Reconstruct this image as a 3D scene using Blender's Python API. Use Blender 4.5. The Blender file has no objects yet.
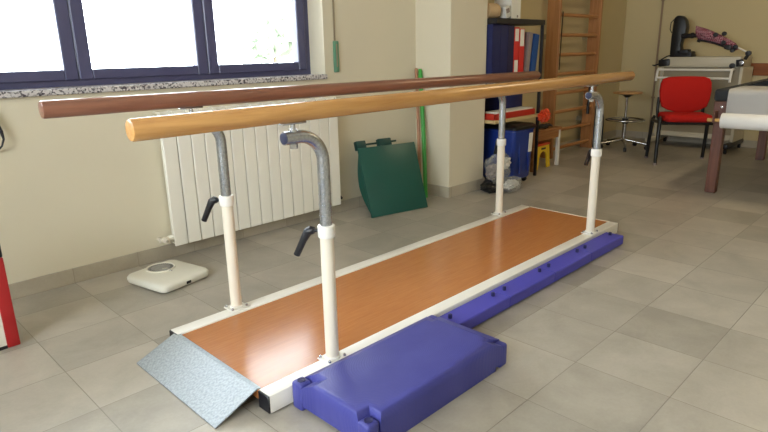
import bpy, bmesh, math, random
from mathutils import Vector, Matrix
random.seed(7)
R = math.radians
PI = math.pi
SC = bpy.context.scene
COL = SC.collection

# ------------------------------------------------------------------ materials
def lin(c):
    return tuple(((v/255)/12.92 if v/255 <= .04045 else ((v/255+.055)/1.055)**2.4) for v in c) + (1,)

class NT:
    def __init__(s, name):
        s.m = bpy.data.materials.new(name); s.m.use_nodes = True
        s.t = s.m.node_tree; s.b = s.t.nodes['Principled BSDF']
        s.o = s.t.nodes['Material Output']
    def n(s, kind, **kw):
        x = s.t.nodes.new(kind)
        for k, v in kw.items():
            if k in x.inputs: x.inputs[k].default_value = v
            else: setattr(x, k, v)
        return x
    def l(s, a, b): s.t.links.new(a, b)
    def coords(s, scale=(1, 1, 1), loc=(0, 0, 0), rot=(0, 0, 0)):
        tc = s.n('ShaderNodeTexCoord'); mp = s.n('ShaderNodeMapping')
        mp.inputs['Scale'].default_value = scale; mp.inputs['Location'].default_value = loc
        mp.inputs['Rotation'].default_value = rot
        s.l(tc.outputs['Object'], mp.inputs['Vector']); return mp.outputs['Vector']

def plain(name, c, rough=.5, metal=0, var=.06, nscale=12, spec=.5, bump=0, bscale=60, coat=0):
    t = NT(name); col = lin(c)
    v = t.coords()
    nz = t.n('ShaderNodeTexNoise', Scale=nscale, Detail=4.0); t.l(v, nz.inputs['Vector'])
    mx = t.n('ShaderNodeMix', data_type='RGBA')
    mx.inputs[6].default_value = tuple(x*(1-var) for x in col[:3])+(1,)
    mx.inputs[7].default_value = tuple(min(1, x*(1+var)) for x in col[:3])+(1,)
    t.l(nz.outputs['Fac'], mx.inputs[0]); t.l(mx.outputs[2], t.b.inputs['Base Color'])
    t.b.inputs['Roughness'].default_value = rough; t.b.inputs['Metallic'].default_value = metal
    t.b.inputs['Specular IOR Level'].default_value = spec
    if coat: t.b.inputs['Coat Weight'].default_value = coat; t.b.inputs['Coat Roughness'].default_value = .12
    if bump:
        n2 = t.n('ShaderNodeTexNoise', Scale=bscale, Detail=3.0); t.l(v, n2.inputs['Vector'])
        bp = t.n('ShaderNodeBump', Strength=bump, Distance=.004); t.l(n2.outputs['Fac'], bp.inputs['Height'])
        t.l(bp.outputs['Normal'], t.b.inputs['Normal'])
    return t.m

def wood(name, c1, c2, rough=.35, along='x', scale=1.0, spec=.5, coat=0, c3=None):
    t = NT(name)
    st = {'x': (.9, 14, 14), 'y': (14, .9, 14), 'z': (14, 14, .9)}[along]
    v = t.coords(tuple(a*scale for a in st))
    nz = t.n('ShaderNodeTexNoise', Scale=2.2, Detail=6.0, Roughness=.62, Distortion=.6); t.l(v, nz.inputs['Vector'])
    rp = t.n('ShaderNodeValToRGB'); t.l(nz.outputs['Fac'], rp.inputs['Fac'])
    e = rp.color_ramp.elements; e[0].position = .34; e[1].position = .66
    e[0].color = lin(c1); e[1].color = lin(c2)
    t.l(rp.outputs['Color'], t.b.inputs['Base Color'])
    t.b.inputs['Roughness'].default_value = rough; t.b.inputs['Specular IOR Level'].default_value = spec
    if coat: t.b.inputs['Coat Weight'].default_value = coat; t.b.inputs['Coat Roughness'].default_value = .1
    bp = t.n('ShaderNodeBump', Strength=.08, Distance=.002); t.l(nz.outputs['Fac'], bp.inputs['Height'])
    t.l(bp.outputs['Normal'], t.b.inputs['Normal'])
    return t.m

def tiles(name, size, off, c1, c2, grout, rough, mortar=.011, swz=None, height=None):
    """square stone tiles with a fine grout joint; swz picks the two object axes"""
    t = NT(name)
    tc = t.n('ShaderNodeTexCoord'); src = tc.outputs['Object']
    sp = t.n('ShaderNodeSeparateXYZ'); t.l(src, sp.inputs[0])
    cb = t.n('ShaderNodeCombineXYZ'); a, b = swz or ('X', 'Y')
    t.l(sp.outputs[a], cb.inputs['X']); t.l(sp.outputs[b], cb.inputs['Y'])
    mp = t.n('ShaderNodeMapping'); mp.inputs['Location'].default_value = (off[0], off[1], 0)
    t.l(cb.outputs[0], mp.inputs['Vector'])
    bk = t.n('ShaderNodeTexBrick', offset=0.0, squash=1.0)
    bk.inputs['Scale'].default_value = 1.0; bk.inputs['Brick Width'].default_value = size
    bk.inputs['Row Height'].default_value = height or size; bk.inputs['Mortar Size'].default_value = mortar*size/2
    bk.inputs['Mortar Smooth'].default_value = .3; bk.inputs['Bias'].default_value = 0
    bk.inputs['Color1'].default_value = (0, 0, 0, 1); bk.inputs['Color2'].default_value = (1, 1, 1, 1)
    bk.inputs['Mortar'].default_value = (.5, .5, .5, 1)
    t.l(mp.outputs[0], bk.inputs['Vector'])
    n1 = t.n('ShaderNodeTexNoise', Scale=5.0, Detail=7.0, Roughness=.6, Distortion=.4); t.l(src, n1.inputs['Vector'])
    n2 = t.n('ShaderNodeTexNoise', Scale=90.0, Detail=3.0); t.l(src, n2.inputs['Vector'])
    ad = t.n('ShaderNodeMath', operation='MULTIPLY_ADD'); t.l(n1.outputs['Fac'], ad.inputs[0]); ad.inputs[1].default_value = .9
    rgb = t.n('ShaderNodeRGBToBW'); t.l(bk.outputs['Color'], rgb.inputs[0])
    m2 = t.n('ShaderNodeMath', operation='MULTIPLY_ADD'); t.l(rgb.outputs[0], m2.inputs[0]); m2.inputs[1].default_value = .42; m2.inputs[2].default_value = -.22
    t.l(m2.outputs[0], ad.inputs[2])
    m3 = t.n('ShaderNodeMath', operation='MULTIPLY_ADD'); t.l(n2.outputs['Fac'], m3.inputs[0]); m3.inputs[1].default_value = .18; t.l(ad.outputs[0], m3.inputs[2])
    rp = t.n('ShaderNodeValToRGB'); t.l(m3.outputs[0], rp.inputs['Fac'])
    e = rp.color_ramp.elements; e[0].position = .25; e[1].position = .85; e[0].color = lin(c1); e[1].color = lin(c2)
    mx = t.n('ShaderNodeMix', data_type='RGBA'); mx.inputs[7].default_value = lin(grout)
    t.l(bk.outputs['Fac'], mx.inputs[0]); t.l(rp.outputs['Color'], mx.inputs[6]); t.l(mx.outputs[2], t.b.inputs['Base Color'])
    mr = t.n('ShaderNodeMapRange'); mr.inputs['To Min'].default_value = rough-.06; mr.inputs['To Max'].default_value = rough+.1
    t.l(n1.outputs['Fac'], mr.inputs['Value']); t.l(mr.outputs[0], t.b.inputs['Roughness'])
    iv = t.n('ShaderNodeMath', operation='MULTIPLY_ADD'); t.l(bk.outputs['Fac'], iv.inputs[0]); iv.inputs[1].default_value = -1.0
    nh = t.n('ShaderNodeMath', operation='MULTIPLY'); t.l(n2.outputs['Fac'], nh.inputs[0]); nh.inputs[1].default_value = .08; t.l(nh.outputs[0], iv.inputs[2])
    bp = t.n('ShaderNodeBump', Strength=.5, Distance=.0016); t.l(iv.outputs[0], bp.inputs['Height']); t.l(bp.outputs['Normal'], t.b.inputs['Normal'])
    return t.m

def granite(name):
    t = NT(name); v = t.coords()
    vo = t.n('ShaderNodeTexVoronoi', Scale=110.0); t.l(v, vo.inputs['Vector'])
    rp = t.n('ShaderNodeValToRGB'); t.l(vo.outputs['Color'], rp.inputs['Fac'])
    e = rp.color_ramp.elements; e[0].position = .25; e[0].color = lin((60, 52, 62)); e[1].position = .55; e[1].color = lin((205, 200, 200))
    t.l(rp.outputs['Color'], t.b.inputs['Base Color']); t.b.inputs['Roughness'].default_value = .3
    return t.m

def plaid(name):
    t = NT(name); v = t.coords((1, 1, 1), rot=(R(35), 0, 0))
    w = t.n('ShaderNodeTexChecker', Scale=70.0); w.inputs['Color1'].default_value = lin((140, 52, 74)); w.inputs['Color2'].default_value = lin((196, 150, 164))
    t.l(v, w.inputs['Vector'])
    b = t.n('ShaderNodeTexBrick', offset=0.5, Scale=30.0)
    b.inputs['Color1'].default_value = (0, 0, 0, 1); b.inputs['Color2'].default_value = (0, 0, 0, 1); b.inputs['Mortar'].default_value = (1, 1, 1, 1); b.inputs['Mortar Size'].default_value = .03
    t.l(v, b.inputs['Vector'])
    mx = t.n('ShaderNodeMix', data_type='RGBA'); mx.inputs[7].default_value = lin((60, 20, 30))
    t.l(b.outputs['Fac'], mx.inputs[0]); t.l(w.outputs['Color'], mx.inputs[6]); t.l(mx.outputs[2], t.b.inputs['Base Color'])
    t.b.inputs['Roughness'].default_value = .85
    return t.m

def galvanised(name):
    t = NT(name); v = t.coords((1, 1, .6))
    vo = t.n('ShaderNodeTexVoronoi', Scale=190.0); t.l(v, vo.inputs['Vector'])
    rp = t.n('ShaderNodeValToRGB'); t.l(vo.outputs['Color'], rp.inputs['Fac'])
    e = rp.color_ramp.elements; e[0].color = lin((164, 168, 176)); e[1].color = lin((204, 208, 214))
    t.l(rp.outputs['Color'], t.b.inputs['Base Color']); t.b.inputs['Metallic'].default_value = .92; t.b.inputs['Roughness'].default_value = .27
    return t.m

def ramp_metal(name):
    t = NT(name); v = t.coords((1, 1, 0), rot=(0, 0, R(45)))
    b = t.n('ShaderNodeTexBrick', offset=0.5, Scale=60.0); b.inputs['Mortar Size'].default_value = .04; b.inputs['Brick Width'].default_value = 1.0; b.inputs['Row Height'].default_value = .35
    t.l(v, b.inputs['Vector'])
    n = t.n('ShaderNodeTexNoise', Scale=120.0, Detail=2.0); t.l(v, n.inputs['Vector'])
    rp = t.n('ShaderNodeValToRGB'); t.l(n.outputs['Fac'], rp.inputs['Fac']); e = rp.color_ramp.elements; e[0].position = .35; e[1].position = .65; e[0].color = lin((152, 160, 168)); e[1].color = lin((176, 184, 192))
    t.l(rp.outputs['Color'], t.b.inputs['Base Color']); t.b.inputs['Metallic'].default_value = .6; t.b.inputs['Roughness'].default_value = .46
    ad = t.n('ShaderNodeMath', operation='MULTIPLY_ADD'); t.l(b.outputs['Fac'], ad.inputs[0]); ad.inputs[1].default_value = -.4; t.l(n.outputs['Fac'], ad.inputs[2])
    bp = t.n('ShaderNodeBump', Strength=.3, Distance=.003); t.l(ad.outputs[0], bp.inputs['Height']); t.l(bp.outputs['Normal'], t.b.inputs['Normal'])
    return t.m

def step_plastic(name):
    """blue plastic with fine concentric ripple lines on the tread"""
    t = NT(name); v = t.coords((1, 1.7, 0), loc=(0, 0, 0))
    w = t.n('ShaderNodeTexWave', wave_type='RINGS', rings_direction='Z', wave_profile='SIN', Scale=32.0, Distortion=3.0, Detail=1.0)
    w.inputs['Detail Scale'].default_value = .6
    t.l(v, w.inputs['Vector'])
    n = t.n('ShaderNodeTexNoise', Scale=6.0, Detail=5.0); t.l(v, n.inputs['Vector'])
    rp = t.n('ShaderNodeValToRGB'); t.l(n.outputs['Fac'], rp.inputs['Fac'])
    e = rp.color_ramp.elements; e[0].position = .3; e[1].position = .75; e[0].color = lin((58, 60, 136)); e[1].color = lin((70, 72, 148))
    t.l(rp.outputs['Color'], t.b.inputs['Base Color']); t.b.inputs['Roughness'].default_value = .45
    bp = t.n('ShaderNodeBump', Strength=.26, Distance=.001); t.l(w.outputs['Fac'], bp.inputs['Height']); t.l(bp.outputs['Normal'], t.b.inputs['Normal'])
    return t.m

def glass(name):
    t = NT(name)
    tr = t.n('ShaderNodeBsdfTransparent'); gl = t.n('ShaderNodeBsdfGlossy', Roughness=.02)
    fr = t.n('ShaderNodeFresnel', IOR=1.35); mx = t.n('ShaderNodeMixShader')
    t.l(fr.outputs[0], mx.inputs[0]); t.l(tr.outputs[0], mx.inputs[1]); t.l(gl.outputs[0], mx.inputs[2]); t.l(mx.outputs[0], t.o.inputs['Surface'])
    return t.m

def clear_film(name):
    t = NT(name)
    tr = t.n('ShaderNodeBsdfTransparent'); gl = t.n('ShaderNodeBsdfPrincipled'); gl.inputs['Base Color'].default_value = lin((190, 190, 185)); gl.inputs['Roughness'].default_value = .22
    n = t.n('ShaderNodeTexNoise', Scale=14.0, Detail=4.0); mr = t.n('ShaderNodeMapRange'); mr.inputs['To Min'].default_value = .02; mr.inputs['To Max'].default_value = .5
    t.l(n.outputs['Fac'], mr.inputs['Value'])
    mx = t.n('ShaderNodeMixShader'); t.l(mr.outputs[0], mx.inputs[0]); t.l(tr.outputs[0], mx.inputs[1]); t.l(gl.outputs[0], mx.inputs[2]); t.l(mx.outputs[0], t.o.inputs['Surface'])
    return t.m

OX, OY = .5218, .5350
FLOOR_C = ((148, 141, 129), (182, 174, 161))
M = dict(
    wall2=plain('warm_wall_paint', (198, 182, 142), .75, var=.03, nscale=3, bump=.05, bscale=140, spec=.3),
    wall=plain('wall_paint', (215, 206, 183), .75, var=.03, nscale=3, bump=.05, bscale=140, spec=.3),
    ceil=plain('ceiling_paint', (235, 230, 215), .8, var=.02),
    floor=tiles('floor_tiles', 1/3, (-OX, -OY), FLOOR_C[0], FLOOR_C[1], (134, 127, 115), .36),
    skirt_x=tiles('skirting_tiles_along', 1/3, (-OX, .0), (164, 154, 136), (190, 180, 161), (150, 140, 122), .45, swz=('X', 'Z')),
    skirt_y=tiles('skirting_tiles_across', 1/3, (-OY, .0), (164, 154, 136), (190, 180, 161), (150, 140, 122), .45, swz=('Y', 'Z')),
    frame=plain('frame_paint_with_glare', (76, 76, 108), .3, var=.05),  # bluish glare from the panes is mixed into this colour
    granite=granite('granite'), glass=glass('window_glass'),
    radiator=plain('radiator_enamel', (236, 232, 220), .35, var=.01),
    brass=plain('valve_metal', (190, 180, 160), .3, .6), darkplastic=plain('dark_plastic', (34, 34, 40), .4),
    deck=wood('deck_laminate', (174, 110, 62), (186, 122, 71), .18, 'x', 3.6, spec=.33),
    white=plain('white_lacquer', (232, 228, 220), .35, var=.02),
    cream=plain('cream_lacquer', (232, 222, 204), .35, var=.02),
    galv=galvanised('galvanised_steel'), steel=plain('bright_steel', (200, 202, 206), .25, .9),
    darkcap=plain('dark_blue_cap', (42, 46, 72), .4), black=plain('black_plastic', (22, 22, 28), .4),
    barfront=wood('varnished_pine', (180, 128, 72), (204, 154, 92), .26, 'x', 1.3, coat=.3),
    barback=wood('varnished_dark_wood', (116, 72, 54), (144, 94, 72), .28, 'x', 1.3, coat=.3),
    ramp=ramp_metal('patterned_metal'), step=step_plastic('blue_step_plastic'),
    block=plain('blue_block_plastic', (70, 68, 168), .5, var=.05), peg=plain('dark_blue_peg', (26, 26, 80), .5),
    scale=plain('white_scale_plastic', (222, 218, 204), .4, var=.03, bump=.05, bscale=200), dial=plain('dial_grey', (140, 138, 134), .3, var=.3, nscale=60),
    green=plain('dark_green_paint', (20, 78, 68), .36, var=.1, nscale=5), blackgreen=plain('black_green', (16, 60, 56), .4),
    stick_g=plain('green_plastic', (60, 156, 62), .4), stick_b=plain('pink_brown_plastic', (176, 126, 96), .5),
    navy=plain('navy_board', (24, 32, 84), .45), navy2=plain('dark_navy_board', (30, 28, 66), .45), blue=plain('blue_board', (34, 78, 142), .45), binblue=plain('bin_blue', (26, 52, 132), .35),
    redborder=plain('red_border_paint', (172, 28, 32), .5), red=plain('red_board', (206, 44, 40), .45), redtray=plain('red_plastic', (182, 44, 30), .4, var=.25, nscale=20), orange=plain('orange_film', (206, 66, 30), .4, var=.2, nscale=30),
    grey=plain('grey_board', (140, 126, 122), .6), paper=plain('paper', (226, 222, 210), .7, var=.02), ink=plain('red_brown_ink', (150, 70, 40), .6),
    shelfblack=plain('shelf_black', (26, 24, 28), .45), shelfwood=wood('shelf_board', (186, 160, 112), (206, 182, 134), .5, 'x'),
    beige=plain('beige_cloth', (200, 170, 130), .8, var=.1), film=clear_film('clear_film'), bagwhite=plain('white_film', (214, 212, 206), .35, var=.1, nscale=30), bagblack=plain('black_film', (16, 16, 18), .3, bump=.5, bscale=40),
    benchwood=wood('bench_wood', (142, 92, 50), (172, 120, 72), .45, 'x'), yellow=plain('yellow_plastic', (226, 190, 40), .4), redorange=plain('red_orange_plastic', (206, 74, 30), .45),
    bars=wood('wall_bar_wood', (156, 104, 64), (182, 130, 84), .35, 'z'), rung=wood('rung_wood', (160, 106, 60), (190, 136, 84), .35, 'x'),
    cord=plain('dark_cord', (60, 46, 36), .8), seatwood=wood('stool_wood', (166, 120, 70), (190, 144, 92), .4, 'x'),
    chrome=plain('chrome', (190, 190, 190), .18, 1.0), redfab=plain('red_fabric', (180, 30, 24), .85, var=.08, nscale=120, bump=.2, bscale=300, spec=.2),
    metalblack=plain('black_metal', (18, 18, 20), .35), cart=plain('grey_cream_enamel', (196, 188, 168), .45, var=.02), cart2=plain('cart_panel', (150, 140, 118), .5, var=.03),
    vinyl=plain('black_vinyl', (18, 18, 20), .4, bump=.2, bscale=30), plaid=plaid('plaid_cloth'), sheet=plain('white_paper_sheet', (236, 234, 232), .7, var=.015, bump=.12, bscale=9),
    bedwood=wood('bed_wood', (84, 48, 36), (116, 72, 56), .4, 'z'), dowel=wood('dowel_wood', (196, 156, 92), (216, 176, 112), .4, 'y'),
    trimwood=wood('rail_board', (122, 68, 38), (148, 88, 52), .4, 'y'), bag=plain('charcoal_bag', (46, 48, 52), .8, bump=.4, bscale=25), maroon=plain('maroon_patch', (92, 44, 42), .7),
    pipe=plain('painted_pipe', (150, 126, 100), .6), winder=plain('green_winder', (92, 138, 112), .4), tape=plain('shutter_tape', (150, 136, 112), .8),
    leaf=plain('pale_leaves', (112, 122, 104), .7, var=.4, nscale=4), trunk=plain('bark', (110, 96, 80), .8), ground=plain('outside_paving', (190, 186, 176), .8),
    teal=plain('teal_edge', (20, 50, 66), .6),
)

# ------------------------------------------------------------------ mesh builder
class MB:
    def __init__(s): s.bm = bmesh.new()
    def _merge(s, b, mat=None):
        if mat is not None: bmesh.ops.transform(b, matrix=mat, verts=b.verts)
        me = bpy.data.meshes.new('tmp'); b.to_mesh(me); b.free(); s.bm.from_mesh(me); bpy.data.meshes.remove(me); return s
    def box(s, x0, x1, y0, y1, z0, z1, bev=0.0, seg=2, mat=None):
        b = bmesh.new()
        bmesh.ops.create_cube(b, size=1)
        for v in b.verts: v.co = Vector((x0+(v.co.x+.5)*(x1-x0), y0+(v.co.y+.5)*(y1-y0), z0+(v.co.z+.5)*(z1-z0)))
        if bev: bmesh.ops.bevel(b, geom=b.edges[:], offset=min(bev, .49*min(abs(x1-x0), abs(y1-y0), abs(z1-z0))), segments=seg, profile=.5, affect='EDGES')
        return s._merge(b, mat)
    def cyl(s, p0, p1, r, r2=None, n=24, bev=0.0, caps=True):
        p0 = Vector(p0); p1 = Vector(p1); d = p1-p0
        b = bmesh.new(); bmesh.ops.create_cone(b, cap_ends=caps, cap_tris=False, segments=n, radius1=r, radius2=r if r2 is None else r2, depth=d.length)
        if bev:
            ed = [e for e in b.edges if any(len(f.verts) > 4 for f in e.link_faces)]
            bmesh.ops.bevel(b, geom=ed, offset=bev, segments=3, profile=.5, affect='EDGES')
        q = Vector((0, 0, 1)).rotation_difference(d.normalized()).to_matrix().to_4x4()
        return s._merge(b, Matrix.Translation((p0+p1)/2) @ q)
    def tube(s, pts, r, n=14, caps=True, closed=False):
        pts = [Vector(p) for p in pts]; b = bmesh.new(); rings = []
        N = len(pts); up = None
        for i, p in enumerate(pts):
            if closed: t = pts[(i+1) % N]-pts[i-1]
            else: t = pts[min(i+1, N-1)]-pts[max(i-1, 0)]
            t.normalize()
            if up is None:
                up = t.orthogonal().normalized()
            up = (up-t*up.dot(t)); up = up.normalized() if up.length > 1e-6 else t.orthogonal().normalized()
            w = t.cross(up); rr = r[i] if isinstance(r, (list, tuple)) else r
            rings.append([b.verts.new(p+(up*math.cos(2*PI*k/n)+w*math.sin(2*PI*k/n))*rr) for k in range(n)])
        for i in range(N if closed else N-1):
            A, B = rings[i], rings[(i+1) % N]
            for k in range(n): b.faces.new((A[k], A[(k+1) % n], B[(k+1) % n], B[k]))
        if caps and not closed: b.faces.new(rings[0][::-1]); b.faces.new(rings[-1])
        bmesh.ops.recalc_face_normals(b, faces=b.faces); return s._merge(b)
    def prism(s, poly, axis, a0, a1, bev=0.0, mat=None, seg=2):
        """poly in the two axes other than `axis`, extruded from a0 to a1"""
        b = bmesh.new()
        def P(u, v, w): return {'x': (w, u, v), 'y': (u, w, v), 'z': (u, v, w)}[axis]
        lo = [b.verts.new(P(u, v, a0)) for u, v in poly]; hi = [b.verts.new(P(u, v, a1)) for u, v in poly]
        n = len(poly); b.faces.new(lo); b.faces.new(hi)
        for i in range(n): b.faces.new((lo[i], lo[(i+1) % n], hi[(i+1) % n], hi[i]))
        bmesh.ops.recalc_face_normals(b, faces=b.faces)
        if bev: bmesh.ops.bevel(b, geom=b.edges[:], offset=bev, segments=seg, profile=.5, affect='EDGES')
        return s._merge(b, mat)
    def lathe(s, prof, n=40, mat=None):
        b = bmesh.new(); rings = []
        for r, z in prof:
            rings.append([b.verts.new((max(r, 1e-5)*math.cos(2*PI*k/n), max(r, 1e-5)*math.sin(2*PI*k/n), z)) for k in range(n)])
        for A, B in zip(rings, rings[1:]):
            for k in range(n): b.faces.new((A[k], A[(k+1) % n], B[(k+1) % n], B[k]))
        bmesh.ops.remove_doubles(b, verts=b.verts, dist=2e-5)
        bmesh.ops.recalc_face_normals(b, faces=b.faces); return s._merge(b, mat)
    def loft(s, rings, caps=True):
        b = bmesh.new(); rs = [[b.verts.new(p) for p in r] for r in rings]; n = len(rings[0])
        for A, B in zip(rs, rs[1:]):
            for k in range(n): b.faces.new((A[k], A[(k+1) % n], B[(k+1) % n], B[k]))
        if caps: b.faces.new(rs[0]); b.faces.new(rs[-1])
        bmesh.ops.recalc_face_normals(b, faces=b.faces); return s._merge(b)
    def blob(s, c, size, amp=.2, freq=3, seed=0, sub=4, flat=True):
        from mathutils import noise
        b = bmesh.new(); bmesh.ops.create_icosphere(b, subdivisions=sub, radius=1)
        for v in b.verts:
            k = 1+amp*(noise.noise(v.co*freq+Vector((seed*7.3, seed, 1)))+.6*noise.noise(v.co*freq*2.6+Vector((seed, 3, seed))))
            v.co = Vector((v.co.x*k*size[0], v.co.y*k*size[1], v.co.z*k*size[2]))+Vector(c)
            if flat: v.co.z = max(v.co.z, c[2]-size[2]*.92)
        return s._merge(b)
    def xf(s, m): bmesh.ops.transform(s.bm, matrix=m, verts=s.bm.verts); return s

def link(name, mb, mat, parent=None, smooth=True, ang=38, origin=None):
    me = bpy.data.meshes.new(name); 
    if parent is not None:                       # geometry is given in world space, unrotated roots
        r = parent
        while r.parent: r = r.parent
        mb.xf(Matrix.Translation(-r.location))
    elif origin is not None: mb.xf(Matrix.Translation(-Vector(origin)))
    mb.bm.to_mesh(me); mb.bm.free()
    if smooth: me.shade_smooth(); me.set_sharp_from_angle(angle=R(ang))
    me.materials.append(M[mat] if isinstance(mat, str) else mat)
    o = bpy.data.objects.new(name, me); COL.objects.link(o)
    if parent is not None: o.parent = parent
    elif origin is not None: o.location = origin
    return o
def thing(name, label, cat, loc=(0, 0, 0), group=None):
    o = bpy.data.objects.new(name, None); COL.objects.link(o); o.location = loc; o.empty_display_size = .05
    o['label'] = label; o['category'] = cat
    if group: o['group'] = group
    return o
def tag(o, label, cat, group=None):
    o['label'] = label; o['category'] = cat
    if group: o['group'] = group
    return o
def struct(name, mb, mat, **kw):
    o = link(name, mb, mat, **kw); o['kind'] = 'structure'; return o
def copy_tree(o, parent=None):
    c = o.copy(); COL.objects.link(c)
    if parent is not None: c.parent = parent
    for ch in [x for x in bpy.data.objects if x.parent == o]: copy_tree(ch, c)
    return c
def rotm(angle, axis, pivot):
    return Matrix.Translation(pivot) @ Matrix.Rotation(angle, 4, axis) @ Matrix.Translation(-Vector(pivot))
def arc(c, r, a0, a1, n, f): return [f(c, r, a0+(a1-a0)*i/n) for i in range(n+1)]

# ------------------------------------------------------------------ the room
WY, AY, BX = 3.12, 3.22, 7.50           # window wall, alcove wall, back wall
LX, FY, CZ = -2.2, -2.4, 2.85           # rear end, right side, ceiling
WX0, WX1, WZ0, WZ1 = .285, 2.588, .975, 2.35
struct('floor', MB().box(LX-.2, BX+.2, FY-.2, 3.6, -.1, 0), 'floor', smooth=False)
struct('ceiling', MB().box(LX-.2, BX+.2, FY-.2, 3.6, CZ, CZ+.1), 'ceil', smooth=False)
w = MB(); T = WY+.30
W2 = (-1.95, -.10)                       # a second window of the same wall, behind the viewer
for a, b in ((LX, W2[0]), (W2[1], WX0), (WX1, 3.6)): w.box(a, b, WY, T, 0, CZ)
for a, b in (W2, (WX0, WX1)): w.box(a, b, WY, T, 0, WZ0-.03); w.box(a, b, WY, T, WZ1, CZ)
struct('wall_left', w, 'wall', smooth=False)
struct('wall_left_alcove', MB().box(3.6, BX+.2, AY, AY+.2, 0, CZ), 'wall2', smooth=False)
struct('wall_pillar', MB().box(3.50, 3.955, 2.78, 3.4, 0, CZ, .004, 1), 'wall', smooth=False)
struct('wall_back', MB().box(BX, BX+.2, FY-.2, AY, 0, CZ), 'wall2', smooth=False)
RW = (-.9, 2.1)                         # window in the rear wall
w = MB(); w.box(LX-.2, LX, FY, RW[0], 0, CZ).box(LX-.2, LX, RW[1], WY, 0, CZ).box(LX-.2, LX, *RW, 0, .95).box(LX-.2, LX, *RW, 2.35, CZ)
struct('wall_rear', w, 'wall', smooth=False)
struct('wall_right', MB().box(LX-.2, BX, FY-.2, FY, 0, CZ), 'wall', smooth=False)
struct('baseboard_left', MB().box(LX, 3.50, WY-.010, WY, 0, .078), 'skirt_x', smooth=False)
w = MB().box(3.490, 3.965, 2.770, 2.78, 0, .085); struct('baseboard_pillar', w, 'skirt_x', smooth=False)
struct('baseboard_pillar_side', MB().box(3.490, 3.50, 2.78, WY-.010, 0, .085), 'skirt_y', smooth=False)
struct('baseboard_alcove', MB().box(3.955, BX-.01, AY-.010, AY, 0, .078), 'skirt_x', smooth=False)
struct('baseboard_back', MB().box(BX-.010, BX, FY, AY, 0, .078), 'skirt_y', smooth=False)
struct('trim_back_board', MB().box(BX-.022, BX, FY, 2.55, .785, .915, .004), 'trimwood')
# windows
def window(name, x0, x1, cuts, full=True):
    y0, y1 = WY+.155, WY+.225
    f = MB(); e = .052
    f.box(x0, x1, y0, y1, WZ0, WZ0+.045).box(x0, x1, y0, y1, WZ1-.05, WZ1).box(x0, x0+e, y0, y1, WZ0+.045, WZ1-.05).box(x1-e, x1, y0, y1, WZ0+.045, WZ1-.05)
    fr = struct(name, f, 'frame', smooth=False)
    edges = [x0+e-.01]+cuts+[x1-e+.01]
    for a, b in zip(edges, edges[1:]):
        s = MB(); q = .066; ya, yb = y0-.018, y1-.02
        a2, b2 = a+.002, b-.002
        s.box(a2, a2+q, ya, yb, WZ0+.03, WZ1-.03, .005, 1).box(b2-q, b2, ya, yb, WZ0+.03, WZ1-.03, .005, 1)
        s.box(a2+q, b2-q, ya, yb, WZ0+.03, WZ0+.082, .005, 1).box(a2+q, b2-q, ya, yb, WZ1-.09, WZ1-.03, .005, 1)
        so = link('window_sash', s, 'frame', fr, smooth=False)
        link('window_pane', MB().box(a2+q-.01, b2-q+.01, y0+.02, y0+.026, WZ0+.06, WZ1-.06), 'glass', so, smooth=False)
    return fr
window('window_1', WX0, WX1, [1.082, 1.810])
window('window_2', W2[0], W2[1], [-1.025])
for i, (a, b) in enumerate(((WX0, WX1), W2)):
    struct('trim_sill_%d' % (i+1), MB().box(a-.012, b+.004, WY-.022, WY+.30, WZ0-.03, WZ0, .004, 1), 'granite', smooth=False)
f = MB()
for a, b in ((-.9, -.82), (.06, .14), (1.06, 1.14), (2.02, 2.1)): f.box(LX-.13, LX-.06, a, b, .95, 2.35)
f.box(LX-.13, LX-.06, -.9, 2.1, .95, 1.03).box(LX-.13, LX-.06, -.9, 2.1, 2.27, 2.35)
fr = struct('window_3', f, 'frame', smooth=False)
link('window_pane', MB().box(LX-.1, LX-.094, -.85, 2.05, 1.0, 2.3), 'glass', fr, smooth=False)
# shutter tape and winder
t = thing('shutter_strap', 'grey roller shutter tape with green winder plate beside the window', 'shutter strap', (2.69, WY, 1.0))
link('tape', MB().box(2.672, 2.686, WY-.006, WY-.003, 1.16, 2.4), 'tape', t, smooth=False)
link('winder_plate', MB().box(2.662, 2.702, WY-.020, WY, .985, 1.19, .006), 'winder', t)
link('tape_slot', MB().box(2.676, 2.684, WY-.023, WY-.02, 1.02, 1.17), 'tape', t, smooth=False)

# ------------------------------------------------------------------ radiator
t = thing('radiator', 'white panel radiator of many slim sections below the window', 'radiator', (1.98, 3.07, .087))
x0, x1, n = 1.366, 2.602, 15
pw = (x1-x0)/n
for i in range(n):
    a = x0+i*pw; s = MB()
    s.box(a+.0026, a+pw-.0026, 3.022, 3.030 if i == 0 else 3.052, .087, .800, .003, 1).box(a+pw*.38, a+pw*.62, 3.030, 3.100, .11, .79, .003, 1)
    s.box(a+.006, a+pw-.006, 3.036, 3.095, .10, .104).box(a+.025, a+pw-.003, 3.096, 3.101, .10, .826, .001, 1)
    s.prism([(3.022, .798), (3.030, .798), (3.046, .822), (3.10, .824), (3.10, .830), (3.040, .830)], 'x', a+.0012, a+.010).prism([(3.022, .798), (3.030, .798), (3.046, .822), (3.10, .824), (3.10, .830), (3.040, .830)], 'x', a+pw-.010, a+pw-.0012)
    s.box(a+.012, a+pw-.012, 3.040, 3.046, .80, .828).box(a+.012, a+pw-.012, 3.066, 3.072, .80, .828)
    link('radiator_section', s, 'radiator', t)
link('header_pipe', MB().cyl((x0-.01, 3.075, .125), (x1+.02, 3.075, .125), .017).cyl((x0-.01, 3.075, .765), (x1+.01, 3.075, .765), .017), 'radiator', t)
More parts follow.
